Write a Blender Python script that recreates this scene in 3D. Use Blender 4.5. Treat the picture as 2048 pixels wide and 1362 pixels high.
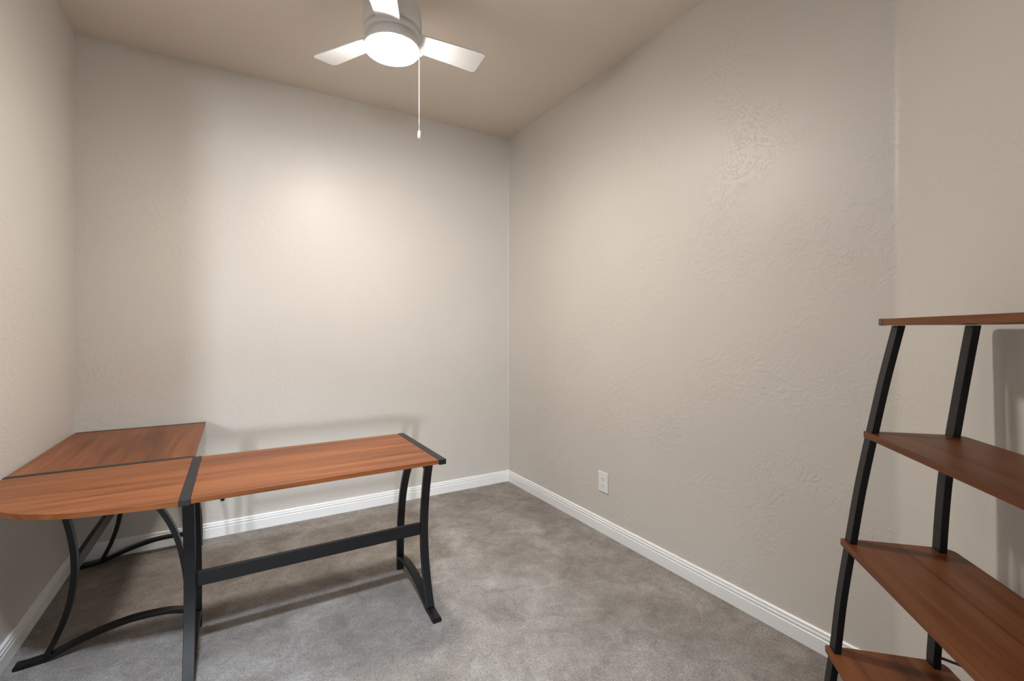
import bpy, bmesh, math, random
from mathutils import Vector, Matrix
random.seed(7)
scene = bpy.context.scene
COL = scene.collection
for o in list(bpy.data.objects): bpy.data.objects.remove(o)

# ------------------------------------------------------------------ camera
# world: back-right corner of the room is the origin, back wall y=0, right wall x=0
F_PX, Y0, YAW = 928.51, 661.27, 0.536254
cam_d = bpy.data.cameras.new('camera'); cam = bpy.data.objects.new('camera', cam_d); COL.objects.link(cam)
cam.location = (-1.88268, -3.22003, 1.20414)
cam.rotation_euler = (math.pi/2, 0, -YAW)
cam_d.sensor_width = 36; cam_d.lens = F_PX/2048*36
cam_d.shift_y = -(681-Y0)/2048
cam_d.clip_start = 0.02
scene.camera = cam

# ------------------------------------------------------------------ world, lights, exposure
w = bpy.data.worlds.new('world'); scene.world = w; w.use_nodes = True
bg = w.node_tree.nodes['Background']
bg.inputs[0].default_value = (0.86, 0.93, 1.0, 1); bg.inputs[1].default_value = 1.6

def area(name, loc, target, sx, sy, power, color):
    d = bpy.data.lights.new(name, 'AREA'); d.shape = 'RECTANGLE'; d.size = sx; d.size_y = sy
    d.energy = power; d.color = color
    o = bpy.data.objects.new(name, d); COL.objects.link(o); o.location = loc
    o.rotation_euler = (Vector(target)-Vector(loc)).to_track_quat('-Z', 'Y').to_euler()
    return o
# daylight from a glazed door far behind the camera, through the doorway of this room
area('hall_daylight', (-3.02, -7.45, 1.2), (-1.2, 0, 0.9), 0.15, 0.34, 128, (0.84, 0.92, 1.0))
# cool area light standing in for flash bounced off the ceiling above the viewer
area('ceiling_bounce_light', (-2.0, -3.1, 2.735), (-1.85, -1.80, 0), 0.20, 0.20, 35, (0.74, 0.86, 1.0)).data.spread = math.radians(72)
LAMP_STRENGTH = 255.0
LAMP_COLOR = (1.0, 0.95, 0.885)

vs = scene.view_settings
vs.view_transform = 'Standard'; vs.look = 'None'; vs.gamma = 1; vs.use_curve_mapping = False
vs.exposure = 0.12

# ------------------------------------------------------------------ materials
def new_mat(name, color=(.5,.5,.5), rough=.5, spec=.5, metal=0):
    m = bpy.data.materials.new(name); m.use_nodes = True
    b = m.node_tree.nodes['Principled BSDF']
    b.inputs['Base Color'].default_value = (*color, 1); b.inputs['Roughness'].default_value = rough
    b.inputs['Specular IOR Level'].default_value = spec; b.inputs['Metallic'].default_value = metal
    return m, m.node_tree.nodes, m.node_tree.links, b
def nd(N, t, **kw):
    n = N.new(t)
    for k, v in kw.items(): setattr(n, k, v)
    return n
def coords(N, L, scale=(1,1,1), kind='Object', loc=(0,0,0)):
    tc = nd(N, 'ShaderNodeTexCoord'); mp = nd(N, 'ShaderNodeMapping')
    mp.inputs['Scale'].default_value = scale; mp.inputs['Location'].default_value = loc
    L.new(tc.outputs[kind], mp.inputs[0]); return mp.outputs[0]
def noise(N, L, vec, scale, detail=3, rough=.5, dist=0):
    n = nd(N, 'ShaderNodeTexNoise'); n.inputs['Scale'].default_value = scale
    n.inputs['Detail'].default_value = detail; n.inputs['Roughness'].default_value = rough
    n.inputs['Distortion'].default_value = dist
    L.new(vec, n.inputs['Vector']); return n.outputs['Fac']
def ramp(N, L, fac, stops):
    r = nd(N, 'ShaderNodeValToRGB'); el = r.color_ramp.elements
    while len(el) < len(stops): el.new(.5)
    for e, (p, c) in zip(el, stops): e.position = p; e.color = (*c, 1) if len(c) == 3 else c
    L.new(fac, r.inputs[0]); return r.outputs[0]
def math_n(N, L, op, a, b):
    n = nd(N, 'ShaderNodeMath', operation=op)
    for i, v in enumerate((a, b)):
        if isinstance(v, (int, float)): n.inputs[i].default_value = v
        else: L.new(v, n.inputs[i])
    return n.outputs[0]
def bump(N, L, b, h, strength, dist):
    n = nd(N, 'ShaderNodeBump'); n.inputs['Strength'].default_value = strength; n.inputs['Distance'].default_value = dist
    L.new(h, n.inputs['Height']); L.new(n.outputs[0], b.inputs['Normal'])

WALL_C = (0.60, 0.563, 0.517)
CEIL_C = (0.69, 0.62, 0.54)
def wall_mat(name, texture_strength, WALL_C=WALL_C):
    m, N, L, b = new_mat(name, WALL_C, .44, .45)
    v = coords(N, L)
    # soft mottling of the paint
    c = ramp(N, L, noise(N, L, v, 1.7, 4), [(.3, tuple(x*.975 for x in WALL_C)), (.7, tuple(x*1.02 for x in WALL_C))])
    L.new(c, b.inputs['Base Color'])
    # skip-trowel plaster: flat plateaus with ragged edges, plus fine orange peel
    pl = ramp(N, L, noise(N, L, v, 17, 3, .55, 1.6), [(.50, (0,0,0)), (.535, (1,1,1))])
    sp = ramp(N, L, noise(N, L, coords(N, L, loc=(3,1,7)), 2.6, 2), [(.42, (0,0,0)), (.62, (1,1,1))])
    h = math_n(N, L, 'MULTIPLY', pl, sp)
    h = math_n(N, L, 'ADD', h, math_n(N, L, 'MULTIPLY', noise(N, L, v, 90, 2), .35))
    bump(N, L, b, h, texture_strength, .0016)
    return m
M_WALL = wall_mat('wall_paint', .42)
M_WALL_T = wall_mat('wall_paint_troweled', .62)
M_CEIL = wall_mat('ceiling_paint', .30, CEIL_C)

def white_mat(name, c=.78, rough=.35):
    m, N, L, b = new_mat(name, (c, c, c*.985), rough, .5)
    v = coords(N, L)
    L.new(ramp(N, L, noise(N, L, v, 6, 3), [(.3, (c*.97, c*.97, c*.96)), (.7, (c, c, c*.99))]), b.inputs['Base Color'])
    return m
M_TRIM = white_mat('trim_white', .86, .32)
M_FAN = white_mat('fan_white', .80, .4)
M_PLASTIC = white_mat('white_plastic', .78, .3)

def carpet_mat():
    m, N, L, b = new_mat('carpet', (.25,.22,.2), .95, .1)
    v = coords(N, L)
    big = ramp(N, L, noise(N, L, v, 3.2, 4, .6, .6), [(.30, (.240,.203,.171)), (.5, (.330,.286,.249)), (.70, (.435,.388,.350))])
    mid = ramp(N, L, noise(N, L, v, 14, 4, .65, .8), [(.32, (.78,.77,.765)), (.66, (1.13,1.13,1.13))])
    fine = ramp(N, L, noise(N, L, v, 150, 4, .75, .6), [(.30, (.38,.37,.37)), (.5, (1,1,1)), (.70, (1.5,1.5,1.5))])
    m1 = nd(N, 'ShaderNodeMix', data_type='RGBA', blend_type='MULTIPLY'); m1.inputs[0].default_value = 1
    L.new(big, m1.inputs[6]); L.new(mid, m1.inputs[7])
    m2 = nd(N, 'ShaderNodeMix', data_type='RGBA', blend_type='MULTIPLY'); m2.inputs[0].default_value = .8
    L.new(m1.outputs[2], m2.inputs[6]); L.new(fine, m2.inputs[7])
    L.new(m2.outputs[2], b.inputs['Base Color'])
    b.inputs['Sheen Weight'].default_value = .15; b.inputs['Sheen Roughness'].default_value = .5
    h = math_n(N, L, 'ADD', noise(N, L, v, 150, 4, .75, .6), math_n(N, L, 'MULTIPLY', noise(N, L, v, 22, 4, .6), 1.2))
    bump(N, L, b, h, 1.0, .008)
    return m
M_CARPET = carpet_mat()

def wood_mat(name, axis, tone=1.0, loc=(0,0,0)):
    m, N, L, b = new_mat(name, (.4,.15,.07), .40, .20)
    sc = [22, 22, 22]; sc[axis] = 1.3
    v = coords(N, L, tuple(sc), loc=loc)
    t = lambda c: tuple(x*tone for x in c)
    g = ramp(N, L, noise(N, L, v, 1.0, 6, .62, .8), [(.30, t((.105,.029,.008))), (.46, t((.180,.056,.017))), (.56, t((.212,.070,.022))), (.72, t((.258,.094,.033)))])
    sc2 = [5, 5, 5]; sc2[axis] = .5
    s = ramp(N, L, noise(N, L, coords(N, L, tuple(sc2), loc=(4.2+loc[0], 1.7, 9)), 1.0, 3, .5, 1.0), [(.28, (.62,.58,.56)), (.46, (1,1,1)), (.8, (1.08,1.05,1.02))])
    mx = nd(N, 'ShaderNodeMix', data_type='RGBA', blend_type='MULTIPLY'); mx.inputs[0].default_value = 1
    L.new(g, mx.inputs[6]); L.new(s, mx.inputs[7]); L.new(mx.outputs[2], b.inputs['Base Color'])
    bump(N, L, b, noise(N, L, v, 3.0, 3), .05, .001)
    return m
M_WOOD_X = wood_mat('wood_laminate_along_x', 0)
M_WOOD_Y = wood_mat('wood_laminate_along_y', 1, 1.0, (2, 5, 1))
M_WOOD_S = wood_mat('wood_laminate_shelf', 0, .78, (7, 3, 2))

def metal_mat(name, c, rough):
    m, N, L, b = new_mat(name, c, rough, .32)
    v = coords(N, L)
    L.new(ramp(N, L, noise(N, L, v, 260, 2), [(.35, tuple(x*.8 for x in c)), (.65, tuple(x*1.2 for x in c))]), b.inputs['Base Color'])
    bump(N, L, b, noise(N, L, v, 420, 2), .12, .0006)
    return m
M_BLACK = metal_mat('black_powder_coat', (.006,.006,.007), .40)
M_STRIP = metal_mat('charcoal_strip', (.009,.0095,.011), .45)
M_CAP = metal_mat('grey_edge_cap', (.10,.085,.07), .6)
M_DARK, *_ = new_mat('dark_slot', (.02,.02,.02), .6)
M_CHAIN, *_ = new_mat('chain_metal', (.75,.72,.68), .3, .5, .6)
M_LAMP = bpy.data.materials.new('lamp_glass'); M_LAMP.use_nodes = True
_b = M_LAMP.node_tree.nodes['Principled BSDF']
_b.inputs['Base Color'].default_value = (.9,.9,.88,1); _b.inputs['Roughness'].default_value = .3
_b.inputs['Emission Color'].default_value = (*LAMP_COLOR, 1); _b.inputs['Emission Strength'].default_value = LAMP_STRENGTH

# ------------------------------------------------------------------ mesh helpers
def tag(o, label=None, cat=None, group=None, kind=None):
    if label: o['label'] = label
    if cat: o['category'] = cat
    if group: o['group'] = group
    if kind: o['kind'] = kind
    return o
def empty(name, loc, rz=0):
    o = bpy.data.objects.new(name, None); COL.objects.link(o); o.location = loc; o.rotation_euler = (0,0,rz)
    o.empty_display_size = .1; return o
def obj(name, bm, mat, parent=None, bevel=0, smooth=False, seg=2):
    bmesh.ops.recalc_face_normals(bm, faces=bm.faces)
    me = bpy.data.meshes.new(name); bm.to_mesh(me); bm.free()
    me.materials.append(mat)
    if smooth: me.shade_smooth()
    o = bpy.data.objects.new(name, me); COL.objects.link(o)
    if parent: o.parent = parent
    if bevel:
        md = o.modifiers.new('bevel', 'BEVEL'); md.width = bevel; md.segments = seg; md.limit_method = 'ANGLE'; md.angle_limit = math.radians(35)
        md.harden_normals = False
    return o
def add_box(bm, x0, x1, y0, y1, z0, z1):
    v = [bm.verts.new((x, y, z)) for z in (z0, z1) for y in (y0, y1) for x in (x0, x1)]
    for f in ((0,2,3,1),(4,5,7,6),(0,1,5,4),(2,6,7,3),(0,4,6,2),(1,3,7,5)): bm.faces.new([v[i] for i in f])
def box(*a):
    bm = bmesh.new(); add_box(bm, *a); return bm
def prism(poly, z0, z1):
    bm = bmesh.new()
    lo = [bm.verts.new((x, y, z0)) for x, y in poly]; hi = [bm.verts.new((x, y, z1)) for x, y in poly]
    bm.faces.new(lo[::-1]); bm.faces.new(hi); n = len(poly)
    for i in range(n): bm.faces.new((lo[i], lo[(i+1)%n], hi[(i+1)%n], hi[i]))
    return bm
def lathe(prof, seg=48, cap0=True, cap1=True):
    bm = bmesh.new(); rings = []
    for r, z in prof:
        rings.append([bm.verts.new((r*math.cos(2*math.pi*k/seg), r*math.sin(2*math.pi*k/seg), z)) for k in range(seg)])
    for a, b in zip(rings, rings[1:]):
        for k in range(seg): bm.faces.new((a[k], a[(k+1)%seg], b[(k+1)%seg], b[k]))
    if cap0: bm.faces.new(rings[0][::-1])
    if cap1: bm.faces.new(rings[-1])
    return bm
def spline(pts, n=8):
    out = []; P = [Vector(p) for p in pts]
    P = [P[0]*2-P[1]] + P + [P[-1]*2-P[-2]]
    for i in range(1, len(P)-2):
        a, b, c, d = P[i-1:i+3]
        for k in range(n):
            t = k/n
            out.append(.5*((2*b)+(c-a)*t+(2*a-5*b+4*c-d)*t*t+(3*b-a-3*c+d)*t**3))
    out.append(P[-2]); return out
def sweep(pts, thick, width, place, n=8, horiz_ends=False):
    """rectangular tube: curve pts (u,z) in a plane, thick in the plane, width across it; place(u,v,z)->xyz"""
    C = spline([(u, 0, z) for u, z in pts], n)
    bm = bmesh.new(); rings = []
    for i, c in enumerate(C):
        t = (C[min(i+1, len(C)-1)]-C[max(i-1, 0)]).normalized()
        nr = Vector((-t.z, 0, t.x))
        off = nr*thick/2
        if horiz_ends and i in (0, len(C)-1): off = Vector((math.copysign(thick/2/max(.3, abs(nr.x)), nr.x), 0, 0))
        rings.append([bm.verts.new(place((c+s*off).x, v*width/2, (c+s*off).z)) for s, v in ((-1,-1),(1,-1),(1,1),(-1,1))])
    for a, b in zip(rings, rings[1:]):
        for k in range(4): bm.faces.new((a[k], a[(k+1)%4], b[(k+1)%4], b[k]))
    bm.faces.new(rings[0][::-1]); bm.faces.new(rings[-1])
    return bm
def rod(pts, r, seg=8, n=6):
    C = spline(pts, n) if len(pts) > 2 else [Vector(p) for p in pts]
    bm = bmesh.new(); rings = []
    for i, c in enumerate(C):
        t = (C[min(i+1, len(C)-1)]-C[max(i-1, 0)]).normalized()
        a = t.orthogonal().normalized() if not rings else None
        if a is None:
            a = (pa - t*pa.dot(t)).normalized()
        pa = a; b = t.cross(a)
        rings.append([bm.verts.new(c+r*(math.cos(2*math.pi*k/seg)*a+math.sin(2*math.pi*k/seg)*b)) for k in range(seg)])
    for a_, b_ in zip(rings, rings[1:]):
        for k in range(seg): bm.faces.new((a_[k], a_[(k+1)%seg], b_[(k+1)%seg], b_[k]))
    bm.faces.new(rings[0][::-1]); bm.faces.new(rings[-1]); return bm

# ------------------------------------------------------------------ the room
H, W = 2.743, 2.6016
YC = -2.557                       # where the right wall meets the angled wall
YF = -4.23                        # front wall with the doorway, behind the camera
XE = YF - YC                      # angled wall runs at 45 degrees: x = y - YC
T = .11
def struct(name, bm, mat, label, **kw):
    return tag(obj(name, bm, mat, **kw), label, kind='structure')
struct('floor', box(-W-T, .4, -8.0, T, -.06, 0), M_CARPET, 'mottled grey brown cut pile carpet')
struct('ceiling', box(-W-T, .4, YF-T, T, H, H+.08), M_CEIL, 'flat beige painted ceiling')
struct('wall_back', box(-W-T, T, 0, T, 0, H), M_WALL, 'beige painted wall behind the desk')
struct('wall_left', box(-W-T, -W, YF, 0, 0, H), M_WALL, 'beige painted wall at the left edge')
# right wall: its two inside corners are slightly rounded by paint and texture
def arc(cx, cy, r, a0, a1, n=6):
    return [(cx+r*math.cos(math.radians(a0+(a1-a0)*k/n)), cy+r*math.sin(math.radians(a0+(a1-a0)*k/n))) for k in range(n+1)]
R1, R2 = .006, .045
td = R2*math.tan(math.radians(22.5))
plan = arc(-R1, -R1, R1, 90, 0) + arc(-R2, YC+td, R2, 0, -45)
bm = bmesh.new()
lo = [bm.verts.new((x, y, 0)) for x, y in plan]; hi = [bm.verts.new((x, y, H)) for x, y in plan]
for i in range(len(plan)-1): bm.faces.new((lo[i], lo[i+1], hi[i+1], hi[i]))
ex = [(T, plan[-1][1]-.02), (T, 0)]
lo2 = [bm.verts.new((x, y, 0)) for x, y in ex]; hi2 = [bm.verts.new((x, y, H)) for x, y in ex]
bm.faces.new((lo[-1], lo2[0], hi2[0], hi[-1])); bm.faces.new((lo2[0], lo2[1], hi2[1], hi2[0])); bm.faces.new((lo2[1], lo[0], hi[0], hi2[1]))
wr = struct('wall_right', bm, M_WALL_T, 'beige trowel textured wall with the power outlet', smooth=True)
wr.modifiers.new('es', 'EDGE_SPLIT').split_angle = math.radians(40)
s2 = T/math.sqrt(2)
struct('wall_angled', prism([(0, YC), (XE, YF), (XE+s2, YF-s2), (s2, YC-s2)], 0, H), M_WALL, 'beige painted diagonal wall behind the ladder shelf')
# front wall: only a header over the doorway, which the photograph was taken through
struct('wall_front', box(-W-T, XE+.2, YF-T, YF, 1.78, H), M_WALL, 'beige header over the doorway behind the viewer')

rg = lathe([(.17, H-.001), (.17, H-.006), (.155, H-.010), (.148, H-.006), (.148, H-.001)], 40, False, False)  # made-up fixture ring, added only to house the bounce light
for v in rg.verts: v.co.x -= 2.0; v.co.y -= 3.1
struct('added_trim_1', rg, M_TRIM, 'added white ring around the unseen ceiling bounce light')

# baseboards: stepped profile (depth from the wall, height)
BP = [(0,0),(.013,0),(.013,.054),(.0105,.0565),(.0105,.060),(.0125,.0625),(.0125,.069),(.009,.0715),(.009,.0745),(.0105,.077),(.0095,.083),(.005,.087),(0,.087)]
def baseboard(name, a, b, nrm, label):
    a, b, nrm = Vector((*a, 0)), Vector((*b, 0)), Vector((*nrm, 0)).normalized()
    bm = bmesh.new()
    A = [bm.verts.new(a+nrm*d+Vector((0,0,z))) for d, z in BP]; B = [bm.verts.new(b+nrm*d+Vector((0,0,z))) for d, z in BP]
    n = len(BP)
    for i in range(n): bm.faces.new((A[i], A[(i+1)%n], B[(i+1)%n], B[i]))
    bm.faces.new(A[::-1]); bm.faces.new(B)
    struct(name, bm, M_TRIM, label, bevel=.0008, seg=1)
baseboard('baseboard_back', (-W, 0), (0, 0), (0,-1), 'white moulded baseboard along the back wall')
baseboard('baseboard_right', (0, 0), (0, YC), (-1,0), 'white moulded baseboard along the right wall')
baseboard('baseboard_left', (-W, YF), (-W, 0), (1,0), 'white moulded baseboard along the left wall')
baseboard('baseboard_angled', (0, YC), (XE, YF), (-1,1), 'white moulded baseboard along the diagonal wall')

# ------------------------------------------------------------------ L-shaped desk
DX, DY, ZD, TT = -2.02, -0.90, .684, .017        # inner corner of the L, top height, top thickness
desk = empty('l_shaped_desk', (DX, DY, 0))
tag(desk, 'L-shaped wood-topped desk with curved black metal legs', 'desk')
# tops (local coordinates relative to the inner corner)
XR, YFR, YB, XL = .868, -.577, .842, -.568
obj('desk_top', prism([(.016, -.012), (.016, YFR+.002), (XR-.030, YFR+.012), (XR-.030, -.012)], ZD-TT, ZD), M_WOOD_X, desk, .0012)
front = [(-.0145, -.012), (-.0145, -.581), (-.083, -.5755), (-.155, -.5625), (-.2287, -.5493), (-.2822, -.5345), (-.345, -.5035), (-.403, -.4669), (-.4447, -.4253), (-.492, -.366), (-.528, -.302), (-.552, -.235), (-.565, -.16), (-.568, -.09), (-.568, -.012)]
fc = [front[0]] + [tuple(p[:2]) for p in spline([(x, y, 0) for x, y in front[1:-1]], 4)] + [front[-1]]
obj('desk_top', prism(fc, ZD-TT, ZD), M_WOOD_X, desk, .0012)
obj('desk_top', prism([(XL, .014), (-.012, .014), (-.012, YB-.012), (XL, YB-.012)], ZD-TT, ZD), M_WOOD_Y, desk, .0012)
# metal strips that cap each leg frame between the tops
for a in ((-.0145, .016, YFR-.006, -.011), (XR-.030, XR, YFR+.006, -.012), (XL, -.0145, -.011, .013), (XL+.005, -.012, YB-.013, YB)):
    obj('top_strip', box(*a, ZD-TT-.002, ZD+.0015), M_STRIP, desk, .0015)
LEG_W, LEG_T = .034, .018
back_leg = [(.012, .0), (.012, .10), (.016, .19), (.030, .29), (.052, .38), (.085, .46), (.130, .535), (.185, .60), (.235, ZD-TT-.012)]
front_leg = [(.434, .022), (.415, .062), (.392, .12), (.372, .19), (.360, .265), (.357, .33), (.361, .40), (.374, .48), (.393, .56), (.412, .62), (.424, ZD-TT-.012)]
foot_bar = [(.016, .060), (.07, .074), (.137, .0795), (.21, .077), (.29, .062), (.36, .041), (.42, .019), (.47, .011), (.515, .009)]
top_bar = [(.02, ZD-TT-.008), (.26, ZD-TT-.008), (.47, ZD-TT-.008)]
def frame(place):
    obj('leg', sweep(front_leg, LEG_T, LEG_W, place), M_BLACK, desk, .0015)
    obj('leg', sweep(back_leg, LEG_T, LEG_W, place), M_BLACK, desk, .0015)
    obj('foot_rail', sweep(foot_bar, .016, LEG_W, place), M_BLACK, desk, .0015)
    obj('top_rail', sweep(top_bar, .012, .026, place, 1), M_BLACK, desk, .001)
    obj('rubber_foot', sweep([(.488, .006), (.519, .006)], .012, LEG_W+.003, place, 1), M_BLACK, desk, .001)
    obj('rubber_foot', sweep([(.002, .005), (.022, .005)], .010, LEG_W*.8, place, 1), M_BLACK, desk, .001)
frame(lambda u, v, z: (XR-.017+v, -u, z))            # right end
frame(lambda u, v, z: (.001+v, -u-.03, z))           # middle, in line with the viewer
frame(lambda u, v, z: (-u-.022, v+.001, z))          # under the joint of the return
frame(lambda u, v, z: (-u-.022, v+YB-.022, z))       # along the back wall
ys = -.352
obj('stretcher', box(.001+LEG_W/2, XR-.017-LEG_W/2, ys-.009, ys+.009, .308, .358), M_BLACK, desk, .0015)
obj('stretcher', box(-.022-.357-.009, -.022-.357+.009, .001+LEG_W/2, YB-.022-LEG_W/2, .308, .358), M_BLACK, desk, .0015)
for x, y in ((.10, -.562), (.78, -.556), (.10, -.06), (.78, -.06)):
    obj('bolt', prism([(x+.006*math.cos(k*math.pi/4), y+.006*math.sin(k*math.pi/4)) for k in range(8)], ZD-TT-.009, ZD-TT+.001), M_BLACK, desk)

# ------------------------------------------------------------------ ladder shelf against the diagonal wall
# local x: away from the far end (towards the viewer), local y: distance out from the wall
e = Vector((math.sqrt(.5), math.sqrt(.5), 0)); nw = Vector((math.sqrt(.5), -math.sqrt(.5), 0))
camp = Vector((-1.88268, -3.22003, 0)); pc = Vector((0, YC, 0))
base = camp + e*1.41; base += nw*(nw.dot(pc-base))
shelf = empty('ladder_shelf', base)
shelf.matrix_world = Matrix(((-e.x, -nw.x, 0, base.x), (-e.y, -nw.y, 0, base.y), (0, 0, 1, 0), (0, 0, 0, 1)))
tag(shelf, 'ladder shelf with five wood boards on curved black metal rails', 'shelf')
LEN = .70
boards = [(1.2345, .040, .233), (.941, .055, .269), (.6535, .077, .322), (.3645, .093, .358), (.077, .103, .380)]
def rc(cx, cy, r, a0): return [(cx+r*math.cos(math.radians(a0+18*k)), cy+r*math.sin(math.radians(a0+18*k))) for k in range(6)]
for i, (zt, b0, b1) in enumerate(boards):
    r, q = .024, .003
    poly = rc(r, b0+r, r, 180) + rc(LEN-r, b0+r, r, 270) + rc(LEN-q, b1-q, q, 0) + rc(q, b1-q, q, 90)
    bd = obj('shelf_board', prism(poly, zt-.0165, zt), M_WOOD_S, shelf, .001)
    if i == 0:
        cp = obj('edge_cap', box(-.0008, .016, b1-.012, b1+.0012, zt-.0172, zt+.0006), M_CAP, bd, .001)
        cp['label'] = 'bare grey end of the board edge'
fl = [(.374, 0), (.370, .10), (.3605, .20), (.353, .275), (.340, .373), (.326, .507), (.305, .654), (.283, .80), (.256, .946), (.229, 1.083), (.199, 1.217)]
bl = [(.126, 0), (.126, .18), (.1245, .365), (.121, .441), (.112, .657), (.100, .834), (.084, .945), (.063, 1.087), (.0425, 1.217)]
for xc in (.020, LEN-.020):
    for P in (fl, bl):
        obj('rail', sweep(P, .016, .031, lambda u, v, z, xc=xc: (xc+v, u, z), horiz_ends=True), M_BLACK, shelf, .0012)
obj('curved_brace', rod([(.03, .118, .392), (.075, .118, .412), (.115, .118, .4285), (.22, .117, .462), (.35, .116, .478), (.48, .117, .462), (.67, .118, .392)], .0032), M_BLACK, shelf, smooth=True)

# ------------------------------------------------------------------ ceiling fan
FX, FY = -1.30, -1.222
fan = empty('ceiling_fan', (FX, FY, H))
tag(fan, 'white three-blade ceiling fan with a lit round lamp', 'ceiling fan')
def fz(prof): return [(r, z-H) for r, z in prof]
obj('canopy', lathe(fz([(.052, 2.700), (.066, 2.712), (.07, H)])), M_FAN, fan, smooth=True)
obj('motor_housing', lathe(fz([(.10, 2.506), (.122, 2.510), (.127, 2.525), (.122, 2.60), (.10, 2.66), (.06, 2.69), (.05, 2.702)])), M_FAN, fan, smooth=True)
obj('rotor_ring', lathe(fz([(.095, 2.474), (.118, 2.476), (.121, 2.484), (.118, 2.500), (.095, 2.507)])), M_FAN, fan, smooth=True)
obj('light_housing', lathe(fz([(.108, 2.4242), (.1158, 2.4242), (.1172, 2.429), (.1125, 2.468), (.106, 2.476), (.09, 2.478)])), M_FAN, fan, smooth=True)
pr_ = [(.108, 2.430), (.1125, 2.426), (.1148, 2.420)] + [(.1148*math.cos(math.radians(a)), 2.420-.024*math.sin(math.radians(a))) for a in range(8, 90, 8)] + [(.002, 2.396)]
dome = obj('lamp_diffuser', lathe(fz(pr_)), M_LAMP, fan, smooth=True); dome['label'] = 'glowing round frosted lamp'
def blade(angle):
    ca, sa = math.cos(math.radians(angle)), math.sin(math.radians(angle))
    r0, r1, w0, w1, pit = .085, .425, .050, .066, math.radians(-10)
    poly = [(r0, -w0), (r0, w0)]
    q = .018
    poly += [(r1-q+q*math.cos(a), w1-q+q*math.sin(a)) for a in [math.pi/2-k*math.pi/10 for k in range(6)]]
    poly += [(r1-q+q*math.cos(a), -w1+q+q*math.sin(a)) for a in [-k*math.pi/10 for k in range(6)]]
    bm = prism(poly, -.003, .003)
    for v in bm.verts:
        x, y, z = v.co
        y, z = y*math.cos(pit)-z*math.sin(pit), y*math.sin(pit)+z*math.cos(pit)
        v.co = (x*ca-y*sa, x*sa+y*ca, z+2.488-H)
    return obj('blade', bm, M_FAN, fan, .0012)
for a in (0, 122, 244.5): blade(a)
# pull chain with its outlet on the side of the lamp
cxo, cyo = .128, .018
obj('chain_outlet', box(.10, .140, .010, .026, 2.446-H, 2.460-H), M_FAN, fan, .002)
bmc = bmesh.new()
zt, zb = 2.45, 2.104
n = 90
for k in range(n):
    z = zt+(zb-zt)*k/(n-1)
    g = bmesh.ops.create_icosphere(bmc, subdivisions=1, radius=.0014, matrix=Matrix.Translation((cxo, cyo, z-H)))
ch = obj('pull_chain', bmc, M_CHAIN, fan, smooth=True); ch['label'] = 'thin beaded pull chain'
kb = lathe([(.0015, 2.107-H), (.0045, 2.104-H), (.0065, 2.096-H), (.0065, 2.078-H), (.005, 2.071-H), (.0015, 2.069-H)], 14)
for v in kb.verts: v.co.x += cxo; v.co.y += cyo
obj('pull_knob', kb, M_PLASTIC, fan, smooth=True)

# ------------------------------------------------------------------ wall outlet
oy, oz = -1.121, .303
out = empty('wall_outlet', (0, oy, oz))
tag(out, 'white duplex power outlet on the right wall', 'outlet')
obj('cover_plate', box(-.006, 0, -.041, .041, -.0605, .0605), M_PLASTIC, out, .003)
for s in (1, -1):
    zc = s*.0195
    pts = []
    for k in range(24):
        a = 2*math.pi*k/24
        pts.append((.0165*math.cos(a), max(-.0135, min(.0135, .0165*math.sin(a)))))
    bm = prism(pts, 0, .0022)
    for v in bm.verts:
        x, y, z = v.co; v.co = (-.006-z, x, zc+y)
    rcp = obj('receptacle', bm, M_PLASTIC, out, .0006)
    for dy, hh in ((.0062, .0085), (-.0062, .0070)):
        obj('slot', box(-.0086, -.0080, dy-.0011, dy+.0011, zc+.0035-hh/2, zc+.0035+hh/2), M_DARK, rcp)
    bm = prism([(.0024*math.cos(k*math.pi/4), .0024*math.sin(k*math.pi/4)) for k in range(8)], 0, .0006)
    for v in bm.verts:
        x, y, z = v.co; v.co = (-.0080-z, x, zc-.0075+y)
    obj('ground_hole', bm, M_DARK, rcp)
bm = prism([(.003*math.cos(k*math.pi/5), .003*math.sin(k*math.pi/5)) for k in range(10)], 0, .001)
for v in bm.verts:
    x, y, z = v.co; v.co = (-.006-z, x, y)
obj('screw', bm, M_PLASTIC, out)
